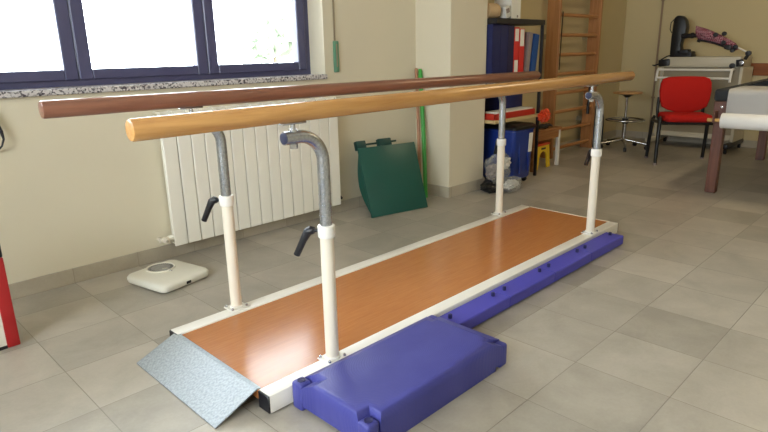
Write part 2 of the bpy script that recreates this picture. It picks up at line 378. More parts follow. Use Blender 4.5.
v = link('valve', MB().cyl((x0-.008, 3.075, .125), (x0-.06, 3.075, .125), .014, n=14).cyl((x0-.035, 3.075, .125), (x0-.035, 3.035, .125), .016, n=16, bev=.003).cyl((x0-.05, 3.075, .125), (x0-.05, 3.118, .125), .009, n=12), 'cream', t)
link('valve_cap', MB().cyl((x0-.035, 3.035, .125), (x0-.035, 3.028, .125), .007, n=12), 'brass', v)
link('bleed_valve', MB().cyl((x1+.01, 3.065, .125), (x1+.034, 3.065, .125), .012, n=14).cyl((x1+.02, 3.06, .125), (x1+.02, 3.04, .125), .009, n=12), 'darkplastic', t)

# ------------------------------------------------------------------ parallel bars on their platform
PX0, PX1 = .885, 3.470
YN, YF = 1.455, 2.088
t = thing('parallel_bars', 'walking parallel bars on a wood-topped platform with white side rails', 'parallel bars', (2.18, 1.76, 0))
link('deck', MB().box(PX0+.003, PX1-.003, 1.480, 2.040, .030, .064, .002, 1), 'deck', t)
link('deck_edging', MB().box(PX1-.003, PX1+.006, 1.480, 2.040, .028, .066), 'cream', t, smooth=False)
for ya, yb, side in ((1.418, 1.480, -1), (2.040, 2.104, 1)):
    s = MB(); s.box(PX0+.004, PX1-.004, ya, yb, .006, .070, .004, 2)
    r = link('side_rail', s, 'white', t)
    for xa, xb in ((PX0-.002, PX0+.006), (PX1-.006, PX1+.002)):
        c = link('end_cap', MB().box(xa, xb, ya+.001, yb-.001, .006, .069, .003, 1), 'black', r); c['label'] = 'black plastic end cap'
    for xa in (PX0+.2, 2.1, PX1-.26): link('rail_foot', MB().box(xa, xa+.06, ya+.01, yb-.01, 0, .006), 'black', r, smooth=False)
# sheet-metal ramp at the near end
s = MB(); th = .004
b = [(.728, .001), (.728, .005), (.884, .0685), (.900, .0685), (.900, .0645), (.885, .0645)]
s.prism(b, 'y', 1.486, 2.062)
rp = link('ramp', s, 'ramp', t, smooth=False); rp['label'] = 'grey patterned sheet-metal ramp'
def post(px, py, lever_dir, bz):
    s = MB(); s.cyl((px, py, .072), (px, py, .525), .0235, n=32)
    p = link('upright_post', s, 'cream', t)
    link('base_flange', MB().box(px-.043, px+.043, py-.036, py+.036, .070, .0765, .003, 1).cyl((px, py, .0765), (px, py, .084), .028, n=28, bev=.002), 'white', p)
    for dx in (-.034, .034):
        for dy in (-.026, .026):
            link('bolt', MB().cyl((px+dx, py+dy, .0765), (px+dx, py+dy, .083), .0062, n=6).cyl((px+dx, py+dy, .083), (px+dx, py+dy, .086), .0035, n=10), 'steel', p)
    link('collar', MB().cyl((px, py, .524), (px, py, .566), .0295, n=32, bev=.004), 'white', p)
    # gooseneck: vertical tube, bend, short level end towards -x
    zc, rb = .870, .090
    pts = [(px, py, .50+i*.04) for i in range(7)]+[(px, py, zc-rb-.01)]
    for i in range(1, 13):
        a = R(90)*i/12; pts.append((px-rb+rb*math.cos(a), py, zc-rb+rb*math.sin(a)))
    pts.append((px-.118, py, zc)); pts.append((px-.148, py, zc))
    nk = MB().tube(pts, .0205, n=28)
    for k in range(5):                      # height marks around the tube
        z = .60+k*.036
        nk.cyl((px, py, z), (px, py, z+.0016), .0212, n=28)
    link('gooseneck_tube', nk, 'galv', p)
    e = link('tube_plug', MB().cyl((px-.146, py, zc), (px-.151, py, zc), .0178, n=28, bev=.002), 'darkcap', p); e['label'] = 'dark blue plug in the tube end'
    cx = px-.112
    s = MB().cyl((cx, py, zc-.030), (cx, py, bz-.026), .0075, n=14).cyl((cx, py, zc-.034), (cx, py, zc-.020), .0125, n=6).box(cx-.045, cx+.045, py-.014, py+.014, bz-.034, bz-.0272, .003, 1)
    s.cyl((cx, py, zc+.018), (cx, py, zc+.026), .011, n=16)
    link('bar_bracket', s, 'steel', p)
    s = MB(); ux, uy = lever_dir
    a0 = Vector((px+ux*.028, py+uy*.028, .545)); a1 = Vector((px+ux*.046, py+uy*.046, .545))
    s.cyl(a0, a1, .0065, n=12)
    a2 = a1+Vector((ux*.020, uy*.020, -.002)); a3 = a2+Vector((ux*.044, uy*.044, -.088))
    s.tube([a1-Vector((ux, uy, 0))*.004, a1+Vector((ux, uy, 0))*.008, a2-Vector((0, 0, .004)), a2*.6+a3*.4, a3], [.011, .0155, .0155, .0125, .0115], n=14)
    link('clamp_lever', s, 'black', p)
LD = (-.55, .835)
for px in (1.182, 3.160):
    for py, za, zb in ((YN, .9435, .9525), (YF, .9600, .9440)): post(px, py, LD if px < 2 else (.6, .8), za+(zb-za)*(px-.112-.57)/3.01)
def bar(xa, xb, py, za, zb, mat, label):
    s = MB(); r = .0285; prof = [(0.0, 0), (r-.006, 0), (r-.002, .0012), (r, .006)]
    L = xb-xa; prof += [(r, L*.25), (r, L*.5), (r, L*.75), (r, L-.006), (r-.002, L-.0012), (r-.006, L), (0, L)]
    s.lathe(prof, 40, Matrix.Translation((xa, py, za)) @ Matrix.Rotation(R(90)-math.atan2(zb-za, L), 4, 'Y'))
    o = link('handrail', s, mat, t); o['label'] = label
bar(.578, 3.530, YN, .9435, .9525, 'barfront', 'light honey wood handrail nearer the camera')
bar(.562, 3.555, YF, .9600, .9440, 'barback', 'darker red-brown wood handrail nearer the window')

# ------------------------------------------------------------------ blue step in front, row of blue blocks
t = thing('exercise_step', 'large blue plastic exercise step with rippled top beside the platform', 'step', (1.33, 1.23, 0))
XA, XB, YA, YB = .962, 1.672, 1.043, 1.408
def tread(z, o, nn, nf):
    """one level of the step: a rectangle with its four corners notched (nn at the near end, nf at the far end)"""
    xa, xb, ya, yb = XA+o[0], XB-o[1], YA+o[2], YB-o[3]
    return [(xa+nn, ya, z), (xb-nf, ya, z), (xb-nf, ya+nf, z), (xb, ya+nf, z), (xb, yb-nf, z), (xb-nf, yb-nf, z), (xb-nf, yb, z), (xa+nn, yb, z), (xa+nn, yb-nn, z), (xa, yb-nn, z), (xa, ya+nn, z), (xa+nn, ya+nn, z)]
s = MB().loft([tread(.018, (.010, 0, 0, 0), .046, .034), tread(.080, (.006, 0, .001, 0), .046, .034), tread(.092, (.008, .008, .002, .010), .047, .034), tread(.102, (.010, .036, .005, .030), .048, .030),
               tread(.110, (.013, .058, .009, .046), .050, .030), tread(.1165, (.018, .070, .016, .056), .050, .030), tread(.1195, (.024, .078, .026, .062), .050, .030), tread(.120, (.030, .084, .034, .068), .050, .030)])
s.loft([tread(0, (.05, .05, .004, .05), .02, .02), tread(.02, (.05, .05, .004, .05), .02, .02)])
bd = link('step_body', s, 'step', t, ang=34)
for cx, cy, k in ((XA, YA, 0), (XA, YB-.052, 0), (XB-.052, YA, 1), (XB-.052, YB-.052, 1)):
    c = link('corner_foot', MB().box(cx+.003, cx+.051, cy+.001, cy+.051, .0, .088 if k else .098, .010, 3), 'step', t)
    if not k: link('foot_socket', MB().lathe([(0, 0), (.013, .0), (.013, .003), (.009, .0015), (0, .0015)], 18, Matrix.Translation((cx+.027, cy+.026, .0975))), 'peg', c)
SEAMS = [1.690, 2.083, 2.480, 2.868, 3.270]
LB = ['blue plastic block tucked against the end of the big blue step', 'second blue plastic block along the white rail from the big blue step', 'third blue plastic block along the white rail from the big blue step', 'last blue plastic block of the row, by the far white post']
for i in range(4):
    a, b_ = SEAMS[i]+.0015, SEAMS[i+1]-.0015
    t = thing('floor_block', LB[i], 'block', ((a+b_)/2, 1.35, 0), 'blue blocks in a row beside the platform')
    s = MB().prism([(1.312, 0), (1.408, 0), (1.408, .056), (1.404, .060), (1.304, .060), (1.300, .056), (1.300, .012)], 'x', a, b_, .0015, seg=1)
    link('block_body', s, 'block', t, smooth=False)
    for px in (a+.044, b_-.042):
        link('peg', MB().cyl((px, 1.363, .058), (px, 1.363, .077), .0085, n=16, bev=.002), 'peg', t)

# ------------------------------------------------------------------ bathroom scale
t = thing('bathroom_scale', 'white bathroom scale with round dial on the floor by the wall', 'scale', (1.20, 2.775, 0))
rot = Matrix.Translation((1.205, 2.788, 0)) @ Matrix.Rotation(R(12), 4, 'Z')
def rrect(hx, hy, r, z, n=6):
    p = []
    for cx, cy, a0 in ((hx-r, hy-r, 0), (-hx+r, hy-r, 90), (-hx+r, -hy+r, 180), (hx-r, -hy+r, 270)):
        for k in range(n+1):
            a = R(a0+90*k/n); p.append((cx+r*math.cos(a), cy+r*math.sin(a), z))
    return p
s = MB().loft([rrect(.130, .140, .03, .006), rrect(.143, .153, .035, .008), rrect(.148, .158, .04, .020), rrect(.149, .159, .04, .034), rrect(.143, .153, .04, .043), rrect(.129, .139, .034, .046)]).xf(rot)
link('scale_body', s, 'scale', t, ang=50)
dc = rot @ Vector((.018, .080, .046)) 
s = MB().lathe([(.074, 0), (.074, .004), (.070, .0055), (.066, .004), (.064, .001), (.064, 0)], 40, Matrix.Translation(dc))
dl = link('dial_ring', s, 'scale', t)
s = MB().lathe([(0, .0012), (.0645, .0012), (.0645, 0), (0, 0)], 40, Matrix.Translation(dc)); link('dial_face', s, 'dial', dl)
s = MB()
for k in range(28):
    a = R(-150+k*300/27); d = Vector((math.sin(a), math.cos(a), 0)); s.cyl(dc+d*.048+Vector((0, 0, .0012)), dc+d*(.060)+Vector((0, 0, .0012)), .0008, n=6)
link('dial_marks', s, 'black', dl)
s = MB().box(.014, .022, -.01, .055, .046, .0505, .001, 1).box(.002, .034, .040, .052, .046, .050, .001, 1).xf(rot); link('dial_pointer', s, 'steel', dl)
s = MB().box(-.014, .014, -.1605, -.158, .014, .028, .001, 1).xf(rot); link('label_plate', s, 'black', t)
for a in (-.1, .1):
    for b in (-.12, .12): link('foot', MB().cyl((a, b, 0), (a, b, .008), .012, n=14).xf(rot), 'black', t)

# ------------------------------------------------------------------ green rocker board leaning on the wall
BLp = Vector((2.697, 2.812, 0)); BRp = Vector((3.172, 2.710, 0)); e = (BRp-BLp).normalized(); wd = (BRp-BLp).length
nv = Vector((-e.y, e.x, 0)); ta = .347
up = nv*math.sin(ta)+Vector((0, 0, math.cos(ta))); bk = nv*math.cos(ta)-Vector((0, 0, math.sin(ta)))
t = thing('rocker_board', 'dark green rocker board leaning against the wall beside the radiator', 'balance board', BLp+(BRp-BLp)/2)
fm = Matrix(((e.x, bk.x, up.x, BLp.x), (e.y, bk.y, up.y, BLp.y), (e.z, bk.z, up.z, BLp.z+.0055), (0, 0, 0, 1)))
L = .494
link('board_panel', MB().box(0, wd, 0, .016, 0, L, .004, 2).xf(fm), 'green', t)
arcp = [(.016, .02)]+[(.016+.085*math.sin(PI*k/14), .02+(L-.05)*k/14) for k in range(1, 14)]+[(.016, L-.03)]
for xa in (.004, wd-.022):
    link('rocker_side', MB().prism(arcp, 'x', xa, xa+.018, .003, fm, 1), 'green', t)
link('cross_bar', MB().box(.022, wd-.022, .016, .034, L*.45, L*.55).xf(fm), 'green', t)
for xa, xw in ((.0, .085), (.185, .115)):
    link('hinge_block', MB().box(xa+.005, xa+xw, .018, .058, L-.01, L+.055, .006, 2).xf(fm), 'blackgreen', t)
link('hinge_rod', MB().cyl((.03, .038, L+.026), (.35, .038, L+.030), .007, n=14).xf(fm), 'blackgreen', t)

# ------------------------------------------------------------------ sticks beside the pillar
t = tag(link('gymnastic_stick', MB().tube([(3.395, 2.925, 0), (3.438, 2.985, .48), (3.475, 3.052, .965), (3.476, 3.054, .98)], [.016, .016, .016, .011], n=16), 'stick_g'), 'bright green gymnastic stick leaning in the corner by the pillar', 'stick', 'sticks leaning by the pillar')
t = tag(link('gymnastic_stick', MB().tube([(3.380, 2.970, 0), (3.430, 3.03, .5), (3.478, 3.094, .975), (3.479, 3.096, .985)], [.0125, .0125, .0125, .008], n=16), 'stick_b'), 'pinkish brown gymnastic stick leaning behind the green one by the pillar', 'stick', 'sticks leaning by the pillar')

# ------------------------------------------------------------------ black shelf in the alcove and what it carries
SX0, SX1, SY0, SY1 = 3.965, 4.676, 2.70, 3.12
t = thing('shelf_rack', 'black-framed shelf rack with pale boards in the alcove beside the pillar', 'shelf', ((SX0+SX1)/2, 2.92, 0))
for x in (SX0, SX1-.024):
    for y in ((SY0, SY1-.028) if x > 4 else (2.93, SY1-.028)): link('post', MB().box(x, x+.024, y, y+.024, 0, 1.335, .002, 1), 'shelfblack', t)
link('top_board', MB().box(SX0-.004, SX1+.004, SY0-.004, SY1, 1.305, 1.347, .003, 1), 'shelfblack', t)
link('shelf_board', MB().box(SX0+.002, SX1-.002, SY0+.002, SY1, .875, .900, .002, 1), 'shelfblack', t)
link('shelf_board', MB().box(SX0+.002, SX1-.002, SY0-.012, SY1, .535, .562, .002, 1), 'shelfwood', t)
def binder(x, wdt, hgt, mat, label, tilt=0, dp=.29, marks=(), z=.900, y=2.735, kind='ring_binder', cat='binder', grp='binders on the upper shelf'):
    t = thing(kind, label, cat, (x, y, z), grp)
    m = rotm(tilt, 'Y', (x+wdt, y, z))
    link('cover', MB().box(x, x+.004, y, y+dp, z, z+hgt, .001, 1).box(x+wdt-.004, x+wdt, y, y+dp, z, z+hgt, .001, 1).box(x, x+wdt, y, y+.005, z, z+hgt, .0015, 1).xf(m), mat, t)
    link('page_block', MB().box(x+.006, x+wdt-.006, y+.006, y+dp-.01, z+.006, z+hgt-.015).xf(m), 'paper', t, smooth=False)
    for za, zb, mk in marks:
        o = link('spine_label', MB().box(x+.012, x+wdt-.010, y-.0015, y+.001, z+za, z+zb).xf(m), mk, t, smooth=False); o['label'] = 'white spine label'
    return t
binder(3.968, .108, .402, 'navy', 'navy blue binder with small white mark, beside the pillar edge', marks=[(.012, .028, 'paper')])
binder(4.078, .104, .400, 'navy', 'plain navy blue binder between the marked navy one and the darkest one')
binder(4.184, .086, .398, 'navy2', 'darkest navy binder standing just left of the red binders')
binder(4.272, .074, .385, 'red', 'red binder with white labels at spine top and bottom', marks=[(.275, .372, 'paper'), (.03, .125, 'paper')])
binder(4.350, .078, .374, 'red', 'red binder with one white label at the spine top', marks=[(.235, .368, 'paper')])
binder(4.462, .055, .345, 'grey', 'grey folder leaning between red binder and blue folder', R(7), .27, kind='folder', cat='folder')
binder(4.545, .078, .330, 'blue', 'bright blue folder leaning at the right end of shelf', R(7), .27, kind='folder', cat='folder')
t = thing('note_card', 'white card with red-brown handwriting standing behind the red binders', 'card', (4.5, 3.07, .9))
link('card_sheet', MB().box(4.41, 4.765, 3.06, 3.066, .902, 1.285), 'paper', t, smooth=False)
sc = [(4.47, 1.245), (4.49, 1.225), (4.51, 1.235), (4.53, 1.215), (4.55, 1.235), (4.57, 1.222), (4.59, 1.245), (4.61, 1.225), (4.635, 1.252), (4.65, 1.238), (4.64, 1.215), (4.625, 1.205)]
link('handwriting', MB().tube([(x, 3.0585, z) for x, z in sc], .0035, n=6), 'ink', t)
# on top
t = thing('carton', 'tall white carton standing on the top of the shelf rack', 'box', (4.36, 2.86, 1.347))
link('carton_body', MB().box(4.285, 4.420, 2.78, 2.95, 1.347, 1.60, .002, 1), 'paper', t)
link('carton_flap', MB().box(4.285, 4.420, 2.777, 2.782, 1.50, 1.60, .001, 1), 'paper', t)
link('printed_mark', MB().cyl((4.375, 2.7785, 1.372), (4.375, 2.7805, 1.372), .010, n=18), 'grey', t)
t = thing('bandage_roll', 'beige bandage roll lying on the shelf top by the pillar', 'bandage', (4.06, 2.84, 1.347))
rl = MB()
for k in range(5): rl.tube([(4.0, 2.84+.0116*(k+1)*math.cos(a), 1.407+.0116*(k+1)*math.sin(a)) for a in [2*PI*j/28 for j in range(28)]], .004, n=6, closed=True)
link('roll_edge', rl, 'beige', t)
link('roll_body', MB().cyl((4.0, 2.84, 1.4075), (4.14, 2.84, 1.4075), .060, n=36, bev=.004), 'beige', t)
t = thing('medicine_box', 'small white box tilted against the carton on shelf top', 'box', (4.22, 2.80, 1.347))
m = rotm(R(-18), 'Y', (4.20, 2.8, 1.349))
link('box_body', MB().box(4.20, 4.27, 2.77, 2.83, 1.349, 1.44, .002, 1).xf(m), 'bagwhite', t)
link('box_print', MB().box(4.212, 4.258, 2.7685, 2.7705, 1.385, 1.42).xf(m), 'grey', t)
t = thing('orange_bottle', 'orange bottle standing on shelf top behind the bandage roll', 'bottle', (4.07, 3.0, 1.347))
link('bottle_body', MB().lathe([(0, 0), (.04, 0), (.043, .006), (.043, .14), (.034, .165), (.016, .18), (.016, .195), (0, .195)], 28, Matrix.Translation((4.07, 3.0, 1.347))), 'orange', t)
link('bottle_cap', MB().lathe([(0, 0), (.019, 0), (.019, .028), (.016, .032), (0, .032)], 24, Matrix.Translation((4.07, 3.0, 1.542))), 'paper', t)
# third shelf
t = thing('storage_box', 'dark blue storage box behind the red tray on the lower shelf', 'box', (4.46, 2.98, .562))
link('box_body', MB().box(4.39, 4.644, 2.86, 3.09, .562, .80, .008, 2), 'navy', t)
link('box_lid', MB().box(4.385, 4.648, 2.854, 3.096, .80, .828, .006, 2), 'navy', t)
t = thing('red_tray', 'red plastic tray of papers on the pale lower shelf', 'tray', (4.28, 2.77, .562))
tr = MB().box(3.985, 4.60, 2.705, 2.85, .562, .567).box(3.985, 4.60, 2.705, 2.711, .562, .612, .002, 1).box(3.985, 4.60, 2.844, 2.85, .562, .612, .002, 1).box(3.985, 3.991, 2.705, 2.85, .562, .612, .002, 1).box(4.594, 4.60, 2.705, 2.85, .562, .612, .002, 1)
link('tray_body', tr, 'redtray', t)
for i in range(3):
    z = .570+i*.018
    tag(link('paper_stack', MB().box(4.0+i*.02, 4.56+i*.012, 2.716, 2.838, z, z+.016, .002, 1).xf(rotm(R(.5*(i-1)), 'Z', (4.28, 2.777, z))), 'paper' if i else 'redtray'), ['red sheets at the bottom of the red tray', 'white papers in the middle of the red tray', 'white papers topmost in the red tray'][i], 'paper', 'paper stacks in the red tray')
tag(link('plastic_bag', MB().blob((4.66, 2.645, .545), (.075, .04, .05), .45, 3.0, 5, 4, False), 'orange'), 'crumpled orange plastic bag hanging off the lower shelf end', 'bag')
# blue bin
t = thing('wheeled_bin', 'blue plastic bin with dark lid under the lower shelf', 'bin', (4.30, 2.79, 0))
BT = Matrix.Translation((4.295, 2.785, 0))
link('bin_body', MB().loft([rrect(.135, .150, .03, .045), rrect(.142, .158, .03, .06), rrect(.155, .176, .03, .455), rrect(.163, .184, .03, .458), rrect(.163, .184, .03, .470)]).xf(BT), 'binblue', t)
for x in (4.225, 4.36): link('bin_rib', MB().box(x, x+.015, 2.610, 2.625, .10, .45, .004, 1).xf(rotm(R(-2.4), 'X', (4.3, 2.62, .3))), 'binblue', t)
link('bin_lid', MB().loft([rrect(.170, .192, .03, .470), rrect(.170, .192, .03, .490), rrect(.15, .17, .03, .508), rrect(.08, .07, .03, .512)]).xf(BT), 'bagblack', t)
o = link('label_sheet', MB().box(4.355, 4.405, 2.600, 2.606, .27, .43).xf(rotm(R(2.4), 'X', (4.4, 2.6, .36))), 'paper', t, smooth=False); o['label'] = 'white label sheet'
for x in (4.18, 4.41):
    for y in (2.67, 2.90): link('wheel', MB().cyl((x-.012, y, .024), (x+.012, y, .024), .024, n=20, bev=.004), 'black', t)
link('axle_plate', MB().box(4.165, 4.425, 2.65, 2.92, .036, .05), 'black', t)
# bags on the floor
tag(link('rubbish_bag', MB().blob((3.90, 2.645, .050), (.115, .080, .054), .22, 2.5, 2, 5), 'bagblack'), 'black plastic bag on the floor under the clear one', 'bag')
t = thing('clear_bag', 'clear plastic bag of white refuse on the floor before the bin', 'bag', (3.92, 2.58, .0))
link('bag_film', MB().blob((3.90, 2.60, .205), (.135, .070, .115), .32, 2.2, 4, 5, False).blob((4.00, 2.535, .06), (.11, .06, .06), .32, 2.4, 8, 4), 'film', t)
link('refuse', MB().blob((3.95, 2.58, .235), (.06, .04, .05), .4, 2.5, 9, 4).blob((3.99, 2.53, .06), (.09, .035, .035), .5, 2.6, 11, 4), 'bagwhite', t)
link('dark_refuse', MB().blob((3.85, 2.62, .17), (.06, .04, .06), .4, 2.6, 21, 4), 'grey', t)
# bench with yellow folding step
t = thing('low_bench', 'low brown wooden bench with white front leg before the wall bars', 'bench', (5.02, 2.95, 0))
link('bench_top', MB().box(4.76, 5.27, 2.79, 3.09, .350, .380, .004, 1), 'benchwood', t)
link('apron', MB().box(4.78, 5.25, 2.802, 2.820, .28, .350, .002, 1), 'benchwood', t)
for x, y, m_ in ((5.23, 2.80, 'white'), (5.235, 3.05, 'benchwood'), (4.775, 2.80, 'benchwood'), (4.775, 3.05, 'benchwood')):
    o = link('leg', MB().box(x, x+.032, y, y+.032, 0, .350, .003, 1), m_, t)
    if m_ == 'white': o['label'] = 'white painted leg'
t = thing('step_stool', 'small yellow plastic step stool with orange top under the bench', 'stool', (5.04, 2.88, 0))
ST = t
def sidepanel(y0, y1):
    o = [(4.90, 0), (4.955, 0), (4.972, .095)]+[(5.04+.068*math.cos(R(a)), .105+.062*math.sin(R(a))) for a in range(170, 0, -20)]+[(5.108, .095), (5.125, 0), (5.18, 0), (5.145, .222), (4.935, .222)]
    return MB().prism(o, 'y', y0, y1, .002, seg=1)
link('side_panel', sidepanel(2.825, 2.840), 'yellow', t); link('side_panel', sidepanel(2.945, 2.960), 'yellow', t)
link('stool_top', MB().box(4.925, 5.155, 2.818, 2.967, .222, .244, .006, 2), 'redorange', t)
link('hand_slot', MB().box(5.0, 5.08, 2.8225, 2.826, .185, .203, .001, 1), 'black', t)
ST.location.x -= .045
t = thing('black_strap', 'small coiled black strap lying on the low bench', 'strap', (5.05, 2.87, .38))
for k, (cx, cy, r) in enumerate(((4.99, 2.86, .045), (5.05, 2.88, .05), (5.11, 2.86, .042))):
    link('strap_coil', MB().tube([(cx+r*1.3*math.cos(a), cy+r*.8*math.sin(a), .391+.004*k+.008*math.sin(2*a)) for a in [2*PI*j/24 for j in range(24)]], .010, n=8, closed=True), 'black', t)

# ------------------------------------------------------------------ wall bars
t = thing('wall_bars', 'tall wooden wall bars with round rungs on the far wall', 'wall bars', (5.97, 3.14, 0))
for x in (5.500, 6.395):
    link('upright', MB().box(x, x+.042, 3.02, 3.155, 0, 2.4, .004, 1), 'bars', t)
    for z in (.3, 1.2, 2.2): link('wall_bracket', MB().box(x+.005, x+.037, 3.155, AY, z, z+.05), 'steel', t)
for k in range(12):
    z = .085+.1925*k
    pts = []
    link('rung', MB().cyl((5.53, 3.060, z), (6.41, 3.060, z), .0185, n=20), 'rung', t)
t = tag(link('cord', MB().tube([(5.60, 3.036, 1.46), (5.595, 3.033, 1.435), (5.592, 3.034, 1.3), (5.590, 3.035, 1.1), (5.588, 3.036, .90)], .006, n=8), 'cord'), 'thin dark cord hanging from an upper rung of wall bars', 'cord')
t = tag(link('strap', MB().tube([(6.28, 3.034, .72), (6.285, 3.030, .62), (6.28, 3.033, .5), (6.275, 3.03, .40)], [.008, .010, .014, .018], n=10), 'metalblack'), 'short dark strap hanging near the right upright of wall bars', 'strap')

# dark blue bag in the corner behind the post
t = thing('backpack', 'dark blue bag standing in the far corner behind the round stool', 'bag', (6.56, 3.09, 0))
link('bag_body', MB().loft([rrect(.13, .075, .04, .0), rrect(.14, .085, .05, .02), rrect(.14, .085, .05, .22)]).xf(Matrix.Translation((6.56, 3.09, 0))), 'teal', t)
link('bag_top', MB().loft([rrect(.142, .087, .05, .22), rrect(.138, .085, .05, .33), rrect(.11, .07, .05, .41), rrect(.05, .04, .03, .445)]).xf(Matrix.Translation((6.56, 3.09, 0))), 'bagblack', t)
link('bag_handle', MB().tube([(6.52, 3.09, .43), (6.53, 3.09, .45), (6.56, 3.09, .456), (6.59, 3.09, .45), (6.60, 3.09, .43)], .008, n=8), 'black', t)

# ------------------------------------------------------------------ round stool on castors
cx, cy = 6.60, 2.735
t = thing('round_stool', 'round wooden-seat swivel stool on castors beside the red chair', 'stool', (cx, cy, 0))
TM = Matrix.Translation((cx, cy, 0))
link('seat', MB().lathe([(0, .604), (.10, .604), (.150, .612), (.156, .620), (.152, .630), (.13, .634), (0, .634)], 48, TM), 'seatwood', t)
link('seat_plate', MB().lathe([(0, .570), (.022, .570), (.045, .590), (.08, .603), (0, .604)], 30, TM), 'metalblack', t)
link('column', MB().lathe([(0, .08), (.022, .08), (.022, .32), (.014, .322), (.014, .575), (0, .575)], 24, TM), 'chrome', t)
link('column_clamp', MB().lathe([(.02, .28), (.034, .28), (.034, .34), (.02, .34)], 24, TM), 'metalblack', t)
link('foot_ring', MB().tube([(cx+.20*math.cos(a), cy+.20*math.sin(a), .325) for a in [2*PI*j/48 for j in range(48)]], .010, n=10, closed=True), 'chrome', t)
s = MB()
for k in range(4):
    a = R(20+90*k); s.cyl((cx+.02*math.cos(a), cy+.02*math.sin(a), .315), (cx+.2*math.cos(a), cy+.2*math.sin(a), .325), .007, n=8)
link('ring_spoke', s, 'metalblack', t)
for k in range(5):
    a = R(-80+72*k); d = Vector((math.cos(a), math.sin(a), 0)); c0 = Vector((cx, cy, 0))
    lg = link('base_leg', MB().tube([c0+d*.01+Vector((0, 0, .105)), c0+d*.10+Vector((0, 0, .088)), c0+d*.255+Vector((0, 0, .062))], [.018, .015, .011], n=12), 'chrome', t)
    q = Vector((-d.y, d.x, 0)); p = c0+d*.25
    link('castor', MB().cyl(p+q*.016+Vector((0, 0, .024)), p-q*.016+Vector((0, 0, .024)), .024, n=18, bev=.004).cyl(p+Vector((0, 0, .03)), p+Vector((0, 0, .062)), .006, n=8), 'black', lg)

# ------------------------------------------------------------------ red chair
t = thing('red_chair', 'red upholstered chair with black legs in front of the grey cart', 'chair', (6.13, 1.96, 0))
ax = Vector((.285, -.45, 0)).normalized(); ay = Vector((.45, .285, 0)).normalized()    # along the width, towards the back
c0 = Vector((6.14, 1.968, 0))
CM = Matrix(((ax.x, ay.x, 0, c0.x), (ax.y, ay.y, 0, c0.y), (0, 0, 1, 0), (0, 0, 0, 1)))
def cushion(w2, d2, th, bulge, mat4):
    b = MB(); rings = []
    for z, k in ((-th/2, .90), (-th*.42, .965), (-th*.15, 1.0), (th*.2, .995), (th*.42, .95), (th*.5, .86)):
        rings.append([(x, y, zz) for x, y, zz in rrect(w2*k, d2*k, min(w2, d2)*.30, z, 8)])
    b.loft(rings); return b.xf(mat4)
link('seat', cushion(.212, .19, .07, 0, CM @ Matrix.Translation((0, -.005, .445))), 'redfab', t, ang=60)
# backrest, wider at the top, its lower edge bowed
def bring(k, y, cz=.660):
    pts = []
    for u, z in [(-.205, .530), (-.15, .500), (-.08, .480), (0, .474), (.08, .480), (.15, .500), (.205, .530), (.228, .60), (.236, .68), (.230, .76), (.212, .800), (.16, .818), (.08, .822), (0, .823), (-.08, .822), (-.16, .818), (-.212, .800), (-.230, .76), (-.236, .68), (-.228, .60)]:
        pts.append((u*k, y+.10*(u*u)*-1.0+.10*(z-.5)+.135, cz+(z-cz)*k))
    return pts
link('backrest', MB().loft([bring(.93, -.024), bring(.985, -.018), bring(1.0, -.004), bring(1.0, .006)]).xf(CM @ Matrix.Translation((.018, 0, 0))), 'redfab', t, ang=60)
link('back_shell', MB().loft([bring(1.0, .006), bring(1.0, .016), bring(.95, .024)]).xf(CM @ Matrix.Translation((.018, 0, 0))), 'black', t, ang=60)
link('seat_pan', MB().loft([rrect(.18, .15, .05, .388), rrect(.212, .18, .06, .398), rrect(.215, .183, .06, .412)]).xf(CM @ Matrix.Translation((0, -.005, 0))), 'black', t)
for sx in (-1, 1):
    link('leg', MB().tube([(sx*.265, -.195, 0), (sx*.262, -.185, .20), (sx*.258, -.175, .445), (sx*.258, -.165, .462)], [.017, .018, .018, .013], n=14).xf(CM), 'metalblack', t)
    link('leg', MB().tube([(sx*.265, .205, 0), (sx*.262, .17, .22), (sx*.255, .14, .40), (sx*.245, .125, .44)], [.017, .018, .018, .014], n=14).xf(CM), 'metalblack', t)
    link('side_rail', MB().tube([(sx*.258, -.17, .405), (sx*.256, .14, .400)], .014, n=12).xf(CM), 'metalblack', t)
    link('back_support', MB().tube([(sx*.20, .10, .40), (sx*.205, .165, .42), (sx*.21, .188, .50), (sx*.205, .198, .62)], .015, n=12).xf(CM), 'metalblack', t)
    for y in (-.195, .205): link('foot_cap', MB().cyl((sx*.265, y, 0), (sx*.265, y, .02), .0195, n=14).xf(CM), 'grey', t)
link('cross_rail', MB().tube([(-.258, -.12, .392), (.258, -.12, .392)], .012, n=12).tube([(-.256, .12, .392), (.256, .12, .392)], .012, n=12).xf(CM), 'metalblack', t)

# ------------------------------------------------------------------ cart along the back wall with arm exerciser on it
CY0, CY1 = 1.745, 2.575
t = thing('equipment_cart', 'grey white equipment cart with front rails against the back wall', 'cart', (7.22, 2.16, 0))
link('top_box', MB().box(7.04, 7.46, 1.775, 2.515, .885, .993, .006, 2), 'cart', t)
link('front_panel', MB().box(7.07, 7.082, CY0+.02, CY1-.02, .17, .885), 'cart2', t, smooth=False)
for y in (CY0, CY1-.03):
    link('side_panel', MB().box(7.05, 7.44, y, y+.03, .09, .885, .004, 1), 'cart', t)
    link('base_foot', MB().box(6.84, 7.44, y-.01, y+.045, .055, .105, .010, 2), 'black' if y < 2 else 'cart', t)
    for x in (6.88, 7.40): link('castor', MB().cyl((x, y+.005, .028), (x, y+.03, .028), .028, n=18, bev=.004).cyl((x, y+.017, .03), (x, y+.017, .06), .008, n=8), 'black', t)
link('bottom_rail', MB().box(7.05, 7.10, CY0+.03, CY1-.03, .12, .175, .004, 1), 'cart', t)
s = MB()
for z, dx in ((.858, 0), (.772, -.03)): s.cyl((6.985+dx, 1.83, z), (6.985+dx, 2.575, z), .0125, n=14)
link('front_rail', s, 'white', t)
